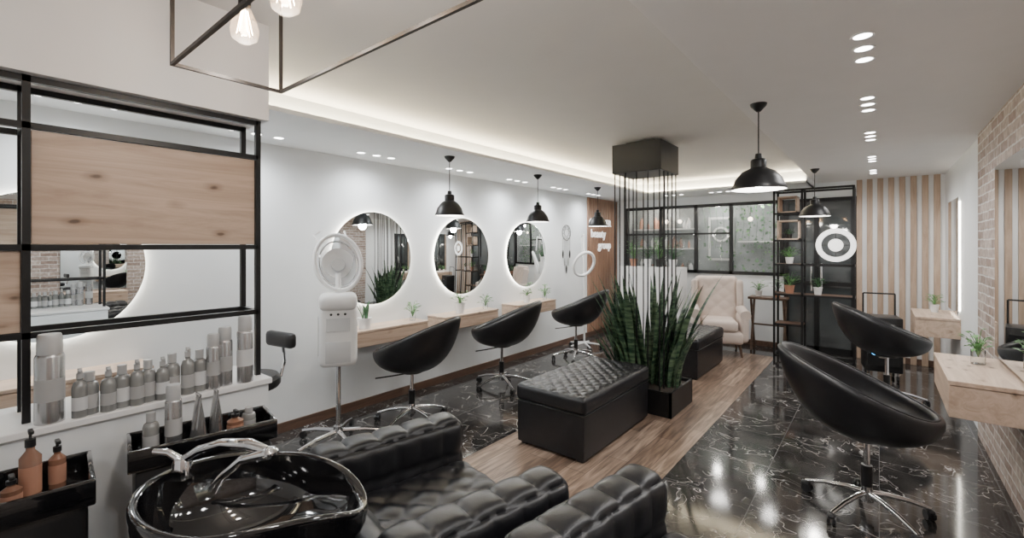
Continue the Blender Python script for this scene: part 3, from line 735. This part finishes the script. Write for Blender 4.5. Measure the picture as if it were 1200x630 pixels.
row=[(.205,.30,.038,'can'),(.278,.17,.022,'spray'),(.305,.15,.026,'b'),(.354,.16,.023,'spray'),(.395,.155,.025,'b'),(.436,.17,.022,'spray'),(.472,.16,.025,'b'),(.515,.165,.022,'spray'),(.549,.17,.026,'b'),(.598,.19,.023,'spray'),(.643,.17,.026,'b'),(.689,.23,.026,'can'),(.738,.25,.029,'can'),(.812,.29,.032,'can')]
for i,(y,h,r,k) in enumerate(row): bottle(b,-2.185 if i%2 else -2.2,y,.95,h,r,k,M_labels if i%3==1 else M_label)
for y in (-.5,-.35,-.2,-.05): bottle(b,-2.2,y,.95,.2,.03,'b')
b.build('hair_product_bottles')

# ------------------------------------------------------------------ shampoo units
def tray(x,y,rz,l=.46,wd=.22,z=.80):
    b=B(); t=.014
    b.box((0,0,z),(l,wd,.016),M_gloss,.004,1)
    for s in (-1,1): b.box((0,s*(wd/2),z+.03),(l+t,t,.075),M_gloss,.005,2); b.box((s*l/2,0,z+.03),(t,wd,.075),M_gloss,.005,2)
    b.box((0,0,(z-.01)/2),(l*.96,wd*.9,z-.015),M_bplast,.02,2)
    b.build('shampoo_accessory_tray',(x,y,0),rz)
tray(-1.99,.60,math.radians(80),.44,.2,.80)
tray(-1.94,.06,math.radians(84),.42,.26,.80)
b=B()
for (x,y,h,r,k) in ((-1.985,.50,.24,.026,'can'),(-1.96,.57,.19,.026,'tube'),(-2.0,.64,.18,.024,'tube'),(-1.95,.69,.10,.028,'amber'),(-2.01,.44,.15,.024,'b'),(-1.98,.75,.09,.025,'b')): bottle(b,x,y,.809,h,r,k)
for (x,y,h,r,k) in ((-1.93,.14,.20,.024,'amber'),(-1.97,.20,.14,.020,'amber'),(-1.90,.05,.12,.023,'b'),(-1.88,.10,.10,.022,'amber'),(-1.97,.0,.1,.03,'b')): bottle(b,x,y,.809,h,r,k)
b.build('shampoo_bottles')

def basin(x,y,rz):
    b=B(); zr=.82
    A,Bq=.24,.275
    def fn(u,v):
        t=2*pi*u; c=math.cos(t); nk=max(0,c)**5; sx,sy=math.sin(t),math.cos(t)
        ext=1+.30*nk; zR=zr-.035*nk+.03*max(0,-c)-.03*(max(0,c)**16)
        if v<.3:
            s=v/.3; k=(.40+.60*math.sin(s*pi/2)**1.0)*ext; z=zr-.24+(zR-.02-(zr-.24))*s**1.3
        elif v<.5:
            s=(v-.3)/.2; a=s*pi; k=ext*(1.0+.04*math.sin(a)-.08*s); z=zR-.02+.02*(1-math.cos(a))*.7+.014*math.sin(a)
        else:
            s=(v-.5)/.5; e2=1+(ext-1)*(1-s)**2; k=e2*.92*max(0,math.cos(s*pi/2))**.75 if s<1 else 0
            z=zR+.008-(zR-(zr-.19))*math.sin(s*pi/2)**.9
        return (A*k*sx*(1-.12*nk),Bq*k*sy,z)
    b.surf(fn,72,48,M_gloss,True)
    b.lathe([(.024,zr-.176),(.02,zr-.172),(0,zr-.178)],M_chrome,16)
    b.tuft((0,-.05,.38),(.26,.32,.50),.05,1,1,0,M_bplast,(),step=.04)
    b.tuft((0,-.02,.07),(.34,.42,.13),.03,1,1,0,M_bplast,(),step=.04)
    return b.build('shampoo_basin',(x,y,0),rz)
basin(-1.465,.54,math.radians(-46))
b=B()
o3=Vector((.04,.035,-.035))
b.lathe([(0,.06),(.022,.06),(.026,.05),(.03,0),(0,0)],M_chrome,20,T(-1.675,.445,.835))
def q(l): return [tuple(Vector(p)+o3) for p in l]
b.tube(q([(-1.715,.41,.92),(-1.67,.44,.955),(-1.59,.48,.985),(-1.50,.52,.992),(-1.43,.55,.98)]),[.014,.014,.015,.018,.012],M_chrome,12)
b.tube(q([(-1.715,.41,.92),(-1.74,.38,.95),(-1.77,.35,.955)]),[.012,.01,.008],M_chrome,10)
b.tube(q([(-1.43,.545,.978),(-1.50,.50,.955),(-1.555,.465,.90),(-1.575,.45,.86)]),[.018,.013,.012,.016],M_chrome,12)
b.sph(tuple(Vector((-1.44,.55,.978))+o3),.026,M_chrome,(1.2,1,.5),14)
b.build('basin_mixer_tap')
basin(-.47,.42,math.radians(-12))

def sofa_chair(x,y,rz,W=.80):
    b=B(); aw=.165; L=.72
    for s in (-1,1):
        b.tuft((s*(W/2-aw/2),0,.340),(aw,L,.64),.045,.125,.155,.020,M_leather,('+x','-x','+z','+y'),False,step=.013)
    b.tuft((0,0,.20),(W-2*aw,L-.04,.34),.02,1,1,0,M_leather,(),step=.05)
    b.tuft((0,.03,.40),(W-2*aw-.01,L-.06,.14),.045,.16,.16,.018,M_leather,('+z',),True,step=.014)
    Mb=T(0,-L/2+.03,.48)@R(math.radians(-8),'X')
    b.tuft((0,0,0),(W-2*aw,.10,.24),.045,.155,.155,.018,M_leather,('+y',),False,step=.014,M=Mb)
    b.build('tufted_shampoo_chair',(x,y,0),rz,ang=80)
sofa_chair(-1.44,1.23,math.radians(-12),.92)
sofa_chair(-.46,1.35,math.radians(-9))

# ------------------------------------------------------------------ camera, world
cam=bpy.data.cameras.new('camera'); co=bpy.data.objects.new('camera',cam); bpy.context.scene.collection.objects.link(co)
co.location=(0,0,1.55); co.rotation_euler=(pi/2,0,math.radians(39.05)); cam.lens=15.9; cam.sensor_width=36; cam.shift_y=-.0225; cam.clip_start=.02
bpy.context.scene.camera=co
w=bpy.data.worlds.new('world'); bpy.context.scene.world=w; w.use_nodes=True
w.node_tree.nodes['Background'].inputs['Color'].default_value=(.02,.025,.03,1)
